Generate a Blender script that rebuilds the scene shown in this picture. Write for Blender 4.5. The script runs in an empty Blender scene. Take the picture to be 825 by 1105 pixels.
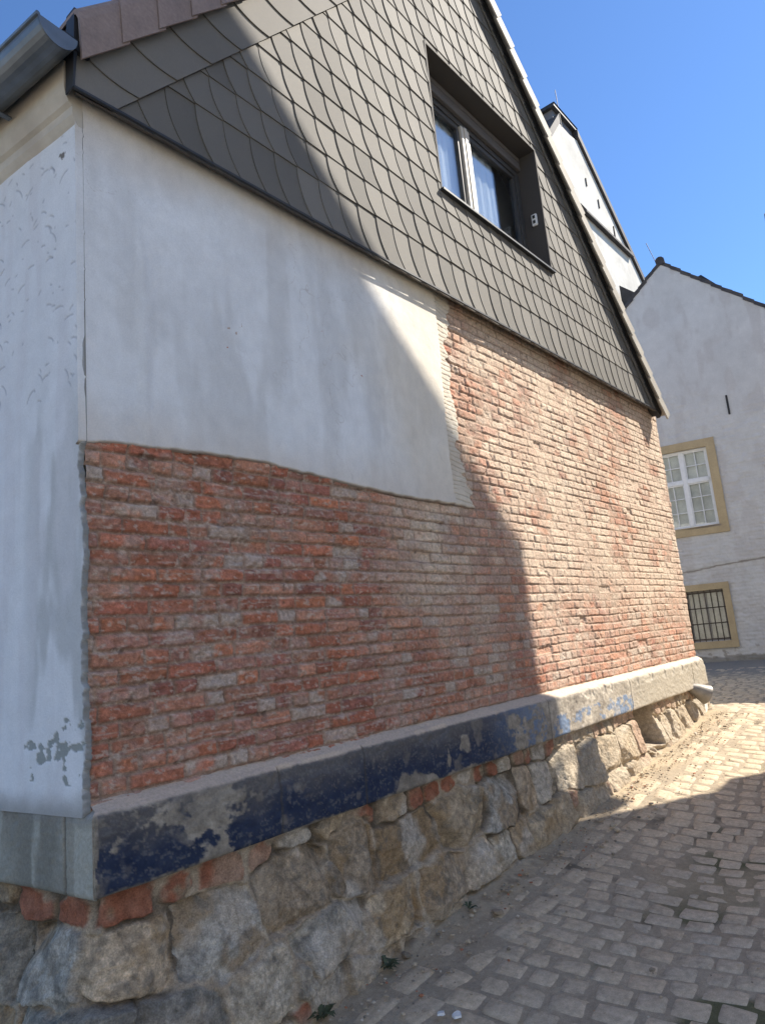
import bpy, bmesh, math, random
import numpy as np
from mathutils import Vector, Matrix
random.seed(7); rng = np.random.default_rng(7)
S = bpy.context.scene; COL = S.collection
LIFT = 1.75                                  # camera height; everything is measured from the eye and lifted at the end

# ------------------------------------------------------------------ noise
def _h(ix, iy, s):
    n = (ix.astype(np.int64)*374761393 + iy.astype(np.int64)*668265263 + s*1274126177) & 0xFFFFFFFF
    n = ((n ^ (n >> 13))*1274126177) & 0xFFFFFFFF
    n = n ^ (n >> 16)
    return (n & 0xFFFFFF)/float(0xFFFFFF)
def vn(x, y, s=0):
    x = np.asarray(x, float); y = np.asarray(y, float)
    ix = np.floor(x); iy = np.floor(y); fx = x-ix; fy = y-iy
    fx = fx*fx*(3-2*fx); fy = fy*fy*(3-2*fy)
    a = _h(ix, iy, s); b = _h(ix+1, iy, s); c = _h(ix, iy+1, s); d = _h(ix+1, iy+1, s)
    return (a*(1-fx)+b*fx)*(1-fy)+(c*(1-fx)+d*fx)*fy
def fbm(x, y, o=4, s=0, g=.5):
    t = 0; a = 1; w = 0
    for k in range(o):
        t = t+a*vn(x*2**k+k*17.3, y*2**k-k*9.1, s+k*31); w += a; a *= g
    return t/w                               # 0..1
def ss(a, b, x):
    t = np.clip((np.asarray(x, float)-a)/(b-a), 0, 1); return t*t*(3-2*t)
def mix(a, b, t):
    return a+(b-a)*t
def cmix(c, col, t):
    return c*(1-t[..., None])+np.array(col)*t[..., None]
def solid(shape, col):
    return np.broadcast_to(np.array(col, float), shape+(3,)).copy()

# ------------------------------------------------------------------ scene helpers
def tag(o, label=None, cat=None, group=None, kind=None):
    if label: o['label'] = label
    if cat: o['category'] = cat
    if group: o['group'] = group
    if kind: o['kind'] = kind
    return o
def empty(name, loc=(0, 0, 0)):
    o = bpy.data.objects.new(name, None); COL.objects.link(o); o.location = loc
    o.empty_display_size = .2
    return o
def link(name, me, m, parent=None):
    o = bpy.data.objects.new(name, me); COL.objects.link(o)
    if m: me.materials.append(m)
    if parent:
        o.parent = parent
        w = Vector((0, 0, 0)); p = parent
        while p: w += p.location; p = p.parent
        o.location = -w                      # meshes are written in world coordinates
    return o
def grid(name, P, col=None, keep=None, m=None, parent=None, flip=False, smooth=True):
    """P (n,m,3) -> quad sheet; keep (n,m) bool of vertices kept"""
    n, k = P.shape[:2]
    idx = np.arange(n*k).reshape(n, k)
    q = np.stack([idx[:-1, :-1], idx[1:, :-1], idx[1:, 1:], idx[:-1, 1:]], -1)
    if flip: q = q[..., ::-1]
    q = q.reshape(-1, 4)
    V = P.reshape(-1, 3); C = None if col is None else col.reshape(-1, 3)
    if keep is not None:
        kf = keep.reshape(-1); q = q[kf[q].all(1)]
        used = np.zeros(len(V), bool); used[q.reshape(-1)] = True
        re = np.cumsum(used)-1; q = re[q]; V = V[used]
        if C is not None: C = C[used]
    return raw(name, V, q, C, m, parent, smooth)
def raw(name, V, q, C=None, m=None, parent=None, smooth=True):
    q = np.asarray(q); k = q.shape[1]
    me = bpy.data.meshes.new(name)
    me.vertices.add(len(V)); me.vertices.foreach_set('co', np.ascontiguousarray(V, np.float32).reshape(-1))
    me.loops.add(len(q)*k); me.loops.foreach_set('vertex_index', np.ascontiguousarray(q, np.int32).reshape(-1))
    me.polygons.add(len(q))
    me.polygons.foreach_set('loop_start', np.arange(0, len(q)*k, k, dtype=np.int32))
    me.polygons.foreach_set('use_smooth', np.full(len(q), smooth, bool))
    if C is not None:
        a = me.color_attributes.new('alb', 'FLOAT_COLOR', 'POINT')
        a.data.foreach_set('color', np.concatenate([C, np.ones((len(C), 1))], 1).astype(np.float32).reshape(-1))
    me.update(); me.validate()
    return link(name, me, m, parent)
class MB:
    def __init__(s): s.v = []; s.f = []; s.c = []
    def poly(s, pts, c=None):
        i = len(s.v); s.v += [tuple(p) for p in pts]; s.f.append(list(range(i, i+len(pts))))
        s.c += [c or (1, 1, 1)]*len(pts)
    def box(s, lo, hi, fr=None, c=None):
        """fr: function mapping local (a,b,c) to world"""
        P = [(x, y, z) for x in (lo[0], hi[0]) for y in (lo[1], hi[1]) for z in (lo[2], hi[2])]
        if fr: P = [fr(*p) for p in P]
        i = len(s.v); s.v += [tuple(p) for p in P]; s.c += [c or (1, 1, 1)]*8
        for f in ((0, 1, 3, 2), (4, 6, 7, 5), (0, 4, 5, 1), (2, 3, 7, 6), (0, 2, 6, 4), (1, 5, 7, 3)):
            s.f.append([i+k for k in f])
    def prism(s, base, top, c=None):
        n = len(base); i = len(s.v); s.v += [tuple(p) for p in base]+[tuple(p) for p in top]; s.c += [c or (1, 1, 1)]*(2*n)
        s.f.append(list(range(i+n-1, i-1, -1))); s.f.append(list(range(i+n, i+2*n)))
        for k in range(n):
            l = (k+1) % n; s.f.append([i+k, i+l, i+n+l, i+n+k])
    def tube(s, pts, r, n=10, c=None, cap=True):
        pts = [Vector(p) for p in pts]; rs = r if isinstance(r, (list, tuple)) else [r]*len(pts)
        rings = []
        for k, p in enumerate(pts):
            d = (pts[min(k+1, len(pts)-1)]-pts[max(k-1, 0)]).normalized()
            a = d.orthogonal().normalized() if k == 0 else (a-d*a.dot(d)).normalized()
            b = d.cross(a)
            i = len(s.v)
            for j in range(n):
                t = 2*math.pi*j/n; s.v.append(tuple(p+(a*math.cos(t)+b*math.sin(t))*rs[k])); s.c.append(c or (1, 1, 1))
            rings.append(i)
        for i, j in zip(rings, rings[1:]):
            for k in range(n):
                l = (k+1) % n; s.f.append([i+k, i+l, j+l, j+k])
        if cap:
            s.f.append([rings[0]+k for k in range(n)][::-1]); s.f.append([rings[-1]+k for k in range(n)])
    def build(s, name, m, parent=None, smooth=False, bevel=0, recalc=True):
        me = bpy.data.meshes.new(name); me.from_pydata(s.v, [], s.f); me.update()
        a = me.color_attributes.new('alb', 'FLOAT_COLOR', 'POINT')
        a.data.foreach_set('color', np.concatenate([np.array(s.c, float), np.ones((len(s.v), 1))], 1).astype(np.float32).reshape(-1))
        if recalc or bevel:
            bm = bmesh.new(); bm.from_mesh(me)
            if recalc: bmesh.ops.recalc_face_normals(bm, faces=bm.faces[:])
            if bevel: bmesh.ops.bevel(bm, geom=bm.edges[:], offset=bevel, segments=2, affect='EDGES', profile=.5)
            bm.to_mesh(me); bm.free()
        if smooth:
            me.polygons.foreach_set('use_smooth', [True]*len(me.polygons))
        return link(name, me, m, parent)

# ------------------------------------------------------------------ materials
def mat(name, col=(.5, .5, .5), rough=.8, attr=False, noise=(), bump=(), metal=0, spec=.3, coat=0):
    """noise: list of (scale, amount, colour or None); bump: list of (scale, strength, distance, stretch)"""
    m = bpy.data.materials.new(name); m.use_nodes = True; nt = m.node_tree; N = nt.nodes; L = nt.links
    b = N['Principled BSDF']; b.inputs['Roughness'].default_value = rough; b.inputs['Metallic'].default_value = metal
    b.inputs['Specular IOR Level'].default_value = spec
    tc = N.new('ShaderNodeTexCoord')
    if attr:
        a = N.new('ShaderNodeAttribute'); a.attribute_name = 'alb'; out = a.outputs['Color']
        if col != (1, 1, 1) and attr == 'mul':
            mx = N.new('ShaderNodeMix'); mx.data_type = 'RGBA'; mx.blend_type = 'MULTIPLY'; mx.inputs[0].default_value = 1
            L.new(out, mx.inputs[6]); mx.inputs[7].default_value = (*col, 1); out = mx.outputs[2]
    else:
        r = N.new('ShaderNodeRGB'); r.outputs[0].default_value = (*col, 1); out = r.outputs[0]
    for (sc, amt, c2) in noise:
        t = N.new('ShaderNodeTexNoise'); t.inputs['Scale'].default_value = sc; t.inputs['Detail'].default_value = 6; t.inputs['Roughness'].default_value = .6
        L.new(tc.outputs['Object'], t.inputs['Vector'])
        mx = N.new('ShaderNodeMix'); mx.data_type = 'RGBA'
        if c2 is None:
            mp = N.new('ShaderNodeMapRange'); mp.inputs[1].default_value = .3; mp.inputs[2].default_value = .7
            mp.inputs[3].default_value = 1-amt; mp.inputs[4].default_value = 1+amt
            L.new(t.outputs['Fac'], mp.inputs[0])
            mx.blend_type = 'MULTIPLY'; mx.inputs[0].default_value = 1
            L.new(out, mx.inputs[6]); L.new(mp.outputs[0], mx.inputs[7])
        else:
            mp = N.new('ShaderNodeMapRange'); mp.inputs[1].default_value = .45; mp.inputs[2].default_value = .68; mp.inputs[4].default_value = amt
            L.new(t.outputs['Fac'], mp.inputs[0]); L.new(mp.outputs[0], mx.inputs[0])
            L.new(out, mx.inputs[6]); mx.inputs[7].default_value = (*c2, 1)
        out = mx.outputs[2]
    L.new(out, b.inputs['Base Color'])
    nrm = None
    for bb in bump:
        sc, st, dist = bb[:3]; stretch = bb[3] if len(bb) > 3 else (1, 1, 1)
        mp = N.new('ShaderNodeMapping'); mp.inputs['Scale'].default_value = stretch; L.new(tc.outputs['Object'], mp.inputs[0])
        t = N.new('ShaderNodeTexNoise'); t.inputs['Scale'].default_value = sc; t.inputs['Detail'].default_value = 5
        L.new(mp.outputs[0], t.inputs['Vector'])
        bp = N.new('ShaderNodeBump'); bp.inputs['Strength'].default_value = st; bp.inputs['Distance'].default_value = dist
        L.new(t.outputs['Fac'], bp.inputs['Height'])
        if nrm: L.new(nrm, bp.inputs['Normal'])
        nrm = bp.outputs[0]
    if nrm: L.new(nrm, b.inputs['Normal'])
    return m
M = dict(
    brick=mat('brick', attr=True, rough=.93, spec=.15, noise=[(60, .2, None), (230, .25, None)], bump=[(200, .8, .005), (70, .5, .008)]),
    plaster=mat('plaster', attr=True, rough=.92, spec=.15, noise=[(9, .05, None), (120, .06, None)], bump=[(110, .4, .004), (22, .3, .008), (6, .25, .012)]),
    stone=mat('stone', attr=True, rough=.92, spec=.2, noise=[(24, .3, None), (130, .3, None)], bump=[(150, .8, .008), (45, .6, .015), (14, .4, .02)]),
    plinth=mat('plinth', attr=True, rough=.75, spec=.25, noise=[(70, .15, None), (300, .14, None)], bump=[(160, .5, .004)]),
    slate=mat('slate', attr=True, rough=.75, spec=.22, noise=[(1.3, .07, None), (90, .05, None)], bump=[(150, .12, .002)]),
    lead=mat('dark_flashing', (.035, .037, .042), .5, noise=[(6, .2, None)]),
    zinc=mat('zinc', (.16, .18, .2), .45, metal=.6, noise=[(5, .25, None)], bump=[(6, .1, .01)]),
    galv=mat('galvanised', (.27, .25, .22), .5, metal=.35, noise=[(14, .2, None)]),
    tile=mat('roof_tile', (.26, .2, .175), .75, noise=[(6, .18, None), (60, .12, None)], bump=[(120, .3, .003)]),
    darktile=mat('dark_roof_tile', (.06, .055, .055), .7, noise=[(5, .35, None)], bump=[(40, .4, .01)]),
    verge=mat('verge', (.36, .33, .28), .7, noise=[(5, .15, None)]),
    soffit=mat('soffit', (.12, .105, .09), .85, noise=[(8, .2, None)]),
    cornice=mat('cornice', (.55, .5, .42), .9, noise=[(5, .14, None), (3, .5, (.4, .33, .26))], bump=[(60, .3, .004)]),
    ant=mat('anthracite_metal', (.062, .06, .058), .4, spec=.5, noise=[(10, .12, None)]),
    shutter=mat('shutter_slats', (.13, .12, .115), .5),
    sash=mat('pale_sash', (.62, .57, .48), .45, spec=.5),
    curtain=mat('curtain', (.9, .92, .93), .9, bump=[(8, .4, .03, (6, 1, .3))]),
    dim=mat('dim_room', (.03, .03, .03), .9),
    ochre=mat('ochre_band', (.42, .33, .20), .9, noise=[(3, .12, None), (40, .08, None)], bump=[(60, .3, .004)]),
    whitewood=mat('white_wood', (.72, .73, .74), .6, noise=[(15, .06, None)]),
    iron=mat('wrought_iron', (.03, .028, .028), .6),
    swhite=mat('switch_white', (.75, .75, .73), .5),
    white=mat('white_render', (.60, .58, .53), .93, spec=.1, noise=[(.9, .08, None), (6, .08, None), (1.1, .55, (.42, .40, .36))], bump=[(30, .3, .01)]),
    limewash=mat('limewash', attr=True, rough=.93, spec=.1, noise=[(5, .05, None), (45, .06, None)], bump=[(40, .3, .006)]),
    caster=mat('pale_render', (.72, .68, .6), .92, noise=[(1.2, .08, None)], bump=[(40, .3, .006)]),
    ground=mat('ground', attr=True, rough=.97, spec=.1, noise=[(30, .15, None), (200, .25, None)], bump=[(160, .7, .006), (40, .4, .01)]),
    paver=mat('paver', attr=True, rough=.85, spec=.2, noise=[(9, .12, None), (30, .2, None), (170, .2, None)], bump=[(110, .5, .004)]),
    chip=mat('debris', attr=True, rough=.95, spec=.1, noise=[(80, .2, None)]),
    leaf=mat('leaf', (.07, .085, .045), .6, noise=[(40, .3, None)]),
)
def glass_mat(name='window_glass', lo=.12, hi=.85):
    m = bpy.data.materials.new(name); m.use_nodes = True; nt = m.node_tree; N = nt.nodes; L = nt.links
    N.remove(N['Principled BSDF']); out = N['Material Output']
    t = N.new('ShaderNodeBsdfTransparent'); t.inputs[0].default_value = (.93, .96, .98, 1)
    g = N.new('ShaderNodeBsdfGlossy'); g.inputs['Roughness'].default_value = .03
    f = N.new('ShaderNodeLayerWeight'); f.inputs[0].default_value = .35
    mp = N.new('ShaderNodeMapRange'); mp.inputs[3].default_value = lo; mp.inputs[4].default_value = hi
    mx = N.new('ShaderNodeMixShader')
    L.new(f.outputs['Fresnel'], mp.inputs[0]); L.new(mp.outputs[0], mx.inputs[0]); L.new(t.outputs[0], mx.inputs[1]); L.new(g.outputs[0], mx.inputs[2]); L.new(mx.outputs[0], out.inputs[0])
    return m
M['glass'] = glass_mat(lo=.04, hi=.5)
M['old_glass'] = glass_mat('old_window_glass', .04, .4)

# ------------------------------------------------------------------ main frames of the place
C0 = np.array([1.555, 0, 0]); D2 = np.array([-.109, .994, 0]); N2 = np.array([-.994, -.109, 0])
XE = 9.95                                        # far end of the gable wall
def gw(u, h, z):                                 # gable wall: u = X, h = out of the wall
    return np.stack([u, -h, z], -1)
def fw(u, h, z):                                 # street facade going away to the left
    u, h, z = np.broadcast_arrays(u, h, z)
    return np.stack([C0[0]+D2[0]*u+N2[0]*h, D2[1]*u+N2[1]*h, z], -1)
def fwp(u, h, z): return tuple(fw(np.float64(u), np.float64(h), np.float64(z)))

house = empty('brick_house', (5.5, 4, -1.6))
tag(house, 'corner house with stripped red brick gable wall, white plaster remains and slate clad gable above', 'house')

# ------------------------------------------------------------------ brick wall
def brick_wall():
    xs = [1.556]
    while xs[-1] < XE: xs.append(xs[-1]+.0058+.0042*min(1, (xs[-1]-1.5)/5))
    xs = np.array(xs); zs = np.arange(-.59, 2.97, .0062)
    U, Z = np.meshgrid(xs, zs, indexing='ij')
    CH = .0775
    wob = (vn(U*1.1, Z*1.1, 3)-.5)*.016+(fbm(U*14, Z*14, 3, 4)-.5)*.012
    zz = Z+wob; r = np.floor((zz+.62)/CH).astype(int); fv = (zz+.62)-r*CH
    uu = U+(fbm(U*13+5, Z*13, 3, 8)-.5)*.018
    bid = np.zeros(U.shape, int); du = np.zeros(U.shape); bu = np.zeros(U.shape); bl = np.zeros(U.shape)
    for k in range(r.min(), r.max()+1):
        mk = r == k
        if not mk.any(): continue
        e = [1.3-random.random()*.25]; mode = random.random()
        while e[-1] < XE+.5:
            p = random.random()
            hd = (k % 2 == 0) if mode < .45 else p < .60
            if random.random() < .18: hd = not hd
            e.append(e[-1]+(.132 if hd else .268)*random.uniform(.9, 1.08))
        e = np.array(e); x = uu[mk]; i = np.searchsorted(e, x)
        bid[mk] = i+k*200; bl[mk] = e[i]-e[i-1]
        du[mk] = np.minimum(x-e[i-1], e[i]-x); bu[mk] = (x-e[i-1])/(e[i]-e[i-1])-.5
    dv = np.minimum(fv, CH-fv)
    d = np.minimum(du, dv*1.0)
    nb = bid.max()+1
    R = [rng.random(nb) for _ in range(8)]
    q = [a[bid] for a in R]
    lime = ss(3.9, 5.6, U+(fbm(U*.9, Z*.9, 3, 21)-.5)*2.2)          # dusty lime coat on the far two thirds
    lime *= .35+.65*ss(-.5, .7, Z+(fbm(U*1.3, Z*1.3, 3, 22)-.5)*.9)
    stripe = np.exp(-((U-4.05+.25*(1-Z))/.28)**2)*ss(1.05, .2, -Z+.6)*ss(.95, .5, Z*0+.5)
    stripe = np.exp(-((U-3.95)/.33)**2)*ss(-.35, .25, Z)*ss(1.15, .95, Z)
    lime = np.clip(lime+.65*stripe, 0, 1)
    fill = ss(.56, .76, fbm(U*2.3, Z*3, 4, 31)+.10*lime)            # mortar smeared flush
    jw = .0038+.0045*vn(U*6, Z*6, 12)
    edge = ss(jw*.5, jw+.007, d)
    # heights
    H = .017*edge*(1-.55*fill)
    H += edge*((q[0]-.5)*.015+bu*(q[1]-.5)*.010+(fv/CH-.5)*(q[2]-.5)*.009)
    H -= edge*.030*(q[3] > .985)
    H += edge*(fbm(U*20, Z*30, 5, 41, .6)-.5)*.026*(1-.55*lime)+(fbm(U*60, Z*60, 3, 43)-.5)*.004
    chip = ss(.66, .72, fbm(U*9+3, Z*11, 3, 47)); H -= chip*.010*edge
    H *= 1-.5*ss(4.0, 5.6, U)
    H += (fbm(U*1.2, Z*1.2, 3, 51)-.5)*.024-.008
    # colours
    pal = np.array([(.44, .155, .085), (.48, .18, .095), (.40, .135, .08), (.45, .20, .125), (.36, .135, .095), (.47, .225, .145), (.41, .20, .145), (.46, .17, .10)])
    c = pal[(q[4]*len(pal)).astype(int)]*(.8+.4*q[5][..., None])
    c = c*(.78+.44*fbm(U*18, Z*22, 3, 55))[..., None]
    c = cmix(c, (.44, .33, .265), .62*ss(.54, .70, fbm(U*5, Z*7, 4, 57)+.10*(q[6]-.5)))     # grey smears
    c = cmix(c, (.48, .405, .335), np.where(q[6] > .84, .8, 0)*ss(.35, .5, fbm(U*8, Z*8, 3, 58)))
    mort = mix(np.array([.27, .165, .115]), np.array([.40, .29, .22]), fbm(U*7, Z*7, 3, 61)[..., None])
    mt = np.clip((1-edge)+.75*fill*ss(.35, .6, fbm(U*12, Z*16, 3, 63)), 0, 1)
    c = c*(1-mt[..., None])+mort*mt[..., None]
    lc = mix(np.array([.58, .43, .32]), np.array([.74, .62, .47]), fbm(U*4, Z*5, 3, 65)[..., None])
    bare = ss(.55, .66, fbm(U*2.0, Z*2.6, 4, 67)+.22*(q[7]-.5))
    la = lime*(.95-.52*bare)*(.62+.38*edge)*(.75+.4*fbm(U*25, Z*25, 3, 69))
    c = c*(1-la[..., None])+lc*la[..., None]
    c = cmix(c, (.25, .17, .12), .8*lime*ss(.0055, .0015, d)*ss(.25, .5, fbm(U*6, Z*6, 3, 77)+.15))
    c = cmix(c, (.47, .345, .275), .10*np.ones(U.shape))
    # scraped pale edges along arrises of the near bricks
    sc = (1-lime)*ss(.012, .006, np.abs(fv-(CH-.012)))*ss(.5, .62, fbm(U*5, Z*30, 3, 71))*edge
    ln = (q[0]*.6+.2)*CH
    sc2 = (1-lime)*ss(.0045, .002, np.abs(fv-ln+(vn(U*30, Z*0, 5)-.5)*.006))*(q[1] > .55)*ss(.45, .6, vn(U*4, Z*9, 73))*edge
    c = cmix(c, (.56, .46, .38), np.clip(.45*sc+.5*sc2, 0, .6))
    c = cmix(c, (.14, .10, .08), .6*ss(.78, .84, fbm(U*11, Z*13, 3, 75)))
    gr_ = fbm(U*55, Z*70, 3, 78, .7); c = c*(.60+.80*gr_)[..., None]
    c = cmix(c, (.55, .45, .37), (1-lime)*.6*ss(.62, .72, fbm(U*30, Z*60, 3, 79, .6)))
    H += (gr_-.5)*.007*(1-.4*lime)
    grid('brick_wall', gw(U, H, Z), c, m=M['brick'], parent=house, flip=True)
brick_wall()

# ------------------------------------------------------------------ plaster left on the gable
PB = np.array([(1.4, 1.02), (1.84, 1.05), (2.1, 1.072), (2.54, 1.088), (2.97, 1.062), (3.4, 1.03), (3.87, 1.014), (5.2, 1.012)])
PR = np.array([(.9, 4.89), (1.015, 4.868), (1.22, 4.755), (1.375, 4.755), (1.52, 4.68), (1.77, 4.75), (2.0, 4.70), (2.4, 4.69), (2.64, 4.775), (2.9, 4.79)])
def plaster_panel(name, comb):
    xs = np.arange(4.44 if comb else 1.519, 4.93, .0055); zs = np.arange(.98, 2.97, .0055)
    U, Z = np.meshgrid(xs, zs, indexing='ij')
    sb = Z-np.interp(U, PB[:, 0], PB[:, 1])-(fbm(U*9, Z*0, 3, 80)-.5)*.02
    sr = np.interp(Z, PR[:, 0], PR[:, 1])-U+(fbm(U*5, Z*22, 4, 81)-.5)*.15
    if not comb:
        sr = 4.56+.02*np.sin(Z*3)-U+(fbm(U*3, Z*18, 3, 82)-.5)*.03
    sd = np.minimum(sb, sr)
    if comb:
        ph = (Z+(fbm(U*4, Z*5, 3, 83)-.5)*.055+(U-4.5)*.14)/.039
        rid = np.abs((ph % 1)-.5)*2
        cut = 1-(1-ss(.06, .20, rid))*ss(.30, .55, fbm(U*9, Z*14, 3, 96)+.1)
        H = .006+.007*cut+(fbm(U*20, Z*20, 3, 84)-.5)*.006
        c = cmix(cmix(solid(U.shape, (.72, .66, .55)), (.62, .53, .42), fbm(U*12, Z*12, 3, 85)), (.3, .25, .2), (1-cut)*.42)
    else:
        H = .026+(fbm(U*1.3, Z*1.3, 3, 86)-.5)*.012+(fbm(U*9, Z*9, 3, 87)-.5)*.003
        H += .010*np.exp(-((U-1.87)/.035)**2)*ss(2.3, 1.9, Z)
        c = solid(U.shape, (.755, .77, .775))*(.93+.14*fbm(U*2.2, Z*2.2, 4, 88))[..., None]
        c = cmix(c, (.64, .645, .64), .8*ss(.5, .7, fbm(U*5, Z*.9, 4, 89)))           # rain streaks
        c = cmix(c, (.55, .46, .36), .55*ss(2.35, 2.85, Z+(fbm(U*3, Z*3, 3, 90)-.5)*.4))
        c = cmix(c, (.78, .68, .52), .7*ss(3.2, 4.6, U+(fbm(U*2, Z*2, 3, 92)-.5)*.8))  # warmth of sunlight painted over the cooler base where the sun falls
        c = cmix(c, (.66, .60, .53), .7*ss(1.35, 1.0, Z+(fbm(U*4, Z*3, 3, 91)-.5)*.2))
        ck = np.abs(fbm(U*1.7+3, Z*1.4, 5, 93, .55)-.5); c = cmix(c, (.5, .47, .44), .6*ss(.0026, .0006, ck)*ss(.5, .62, vn(U*1.2, Z*1.2, 94)))
        c = c*(.95+.10*fbm(U*30, Z*18, 4, 97, .65))[..., None]
    H = H*ss(-.010, .004, sd)
    c = cmix(c, (.33, .27, .22), ss(.002, -.006, sd))
    grid(name, gw(U, H, Z), c, keep=sd > -.012, m=M['plaster'], parent=house, flip=True)
plaster_panel('plaster_panel', False)
plaster_panel('mortar_comb_strip', True)

# ------------------------------------------------------------------ white facade to the left
def facade():
    us = np.concatenate([np.arange(-.06, .9, .005), np.arange(.92, 9, .1)]); zs = np.arange(-.6, 2.75, .0055)
    U, Z = np.meshgrid(us, zs, indexing='ij')
    jag = np.where(Z < 1.02, -.016-.055*(fbm(Z*0, Z*4, 4, 101)-.5)-.03*(fbm(Z*0+4, Z*26, 3, 102)-.5), -.022)
    sd = U-jag
    H = .026+(fbm(U*1.6, Z*1.6, 3, 103)-.5)*.014+(fbm(U*10, Z*10, 3, 104)-.5)*.004
    H = H*ss(-.004, .002, sd)
    c = solid(U.shape, (.73, .74, .75))*(.94+.12*fbm(U*2.5, Z*2.5, 4, 105))[..., None]
    damp = ss(.50, .62, fbm(U*5, Z*1.3, 4, 106)+.30*np.exp(-((U-.16)/.13)**2)*ss(1.25, .7, Z)*ss(-.15, .25, Z)-.06)*ss(1.6, .9, Z)*ss(.5, .3, U)
    c = cmix(c, (.47, .475, .465), .75*damp)
    c = cmix(c, (.66, .65, .66), .5*ss(.5, .65, fbm(U*9, Z*1.3, 3, 107)))
    peel = ss(.53, .56, fbm(U*16, Z*22, 4, 108)+.16*np.exp(-((U-.17)/.12)**2-((Z+.34)/.1)**2)-.12)
    peel = peel*(np.exp(-((U-.19)/.2)**2-((Z+.34)/.16)**2) > .2)
    c = cmix(c, (.27, .29, .27), .9*peel); H = H-.004*peel
    c = cmix(c, (.34, .33, .31), .85*ss(-.47, -.59, Z+(fbm(U*8, Z*8, 3, 109)-.5)*.06))
    rs = random.Random(4)                                            # trowel nicks
    for _ in range(130):
        cu, cz = rs.uniform(-.0, .8), rs.uniform(1.25, 2.6); rad = rs.uniform(.03, .10); a0 = rs.uniform(.2, 2.4); ln = rs.uniform(.4, 1.3)
        i0, i1 = np.searchsorted(us, [cu-.1, cu+.1]); j0, j1 = np.searchsorted(zs, [cz-.1, cz+.1])
        if i1 <= i0 or j1 <= j0: continue
        uu, zq = U[i0:i1, j0:j1]-cu, Z[i0:i1, j0:j1]-cz
        an = np.arctan2(zq, uu); rr = np.hypot(uu, zq)
        k = ss(.0075, .002, np.abs(rr-rad))*ss(0, .2, an-a0)*ss(a0+ln, a0+ln-.3, an)
        c[i0:i1, j0:j1] = cmix(c[i0:i1, j0:j1], (.3, .31, .35), .5*k); H[i0:i1, j0:j1] -= .004*k
    k = np.exp(-((U-.10)/.05)**2-((Z-2.55)/.035)**2)*fbm(U*50, Z*50, 2, 110); c = cmix(c, (.2, .18, .16), ss(.42, .5, k))
    c = cmix(c, (.25, .245, .23), ss(.003+.009*(Z < 1.02), -.001, sd+(vn(U*60, Z*60, 112)-.5)*.01*(Z < 1.02)))
    grid('facade_plaster', fw(U, H, Z), c, keep=sd > -.010, m=M['plaster'], parent=house)
facade()
mb = MB()
prof = [(.02, 2.655), (.040, 2.68), (.055, 2.705), (.055, 2.75), (.075, 2.765), (.095, 2.81), (.10, 2.83), (.10, 2.99), (-.05, 2.99), (-.05, 2.655)]
mb.prism([fwp(-.028, h, z) for h, z in prof], [fwp(9, h, z) for h, z in prof])
mb.build('cornice', M['cornice'], house)

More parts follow.
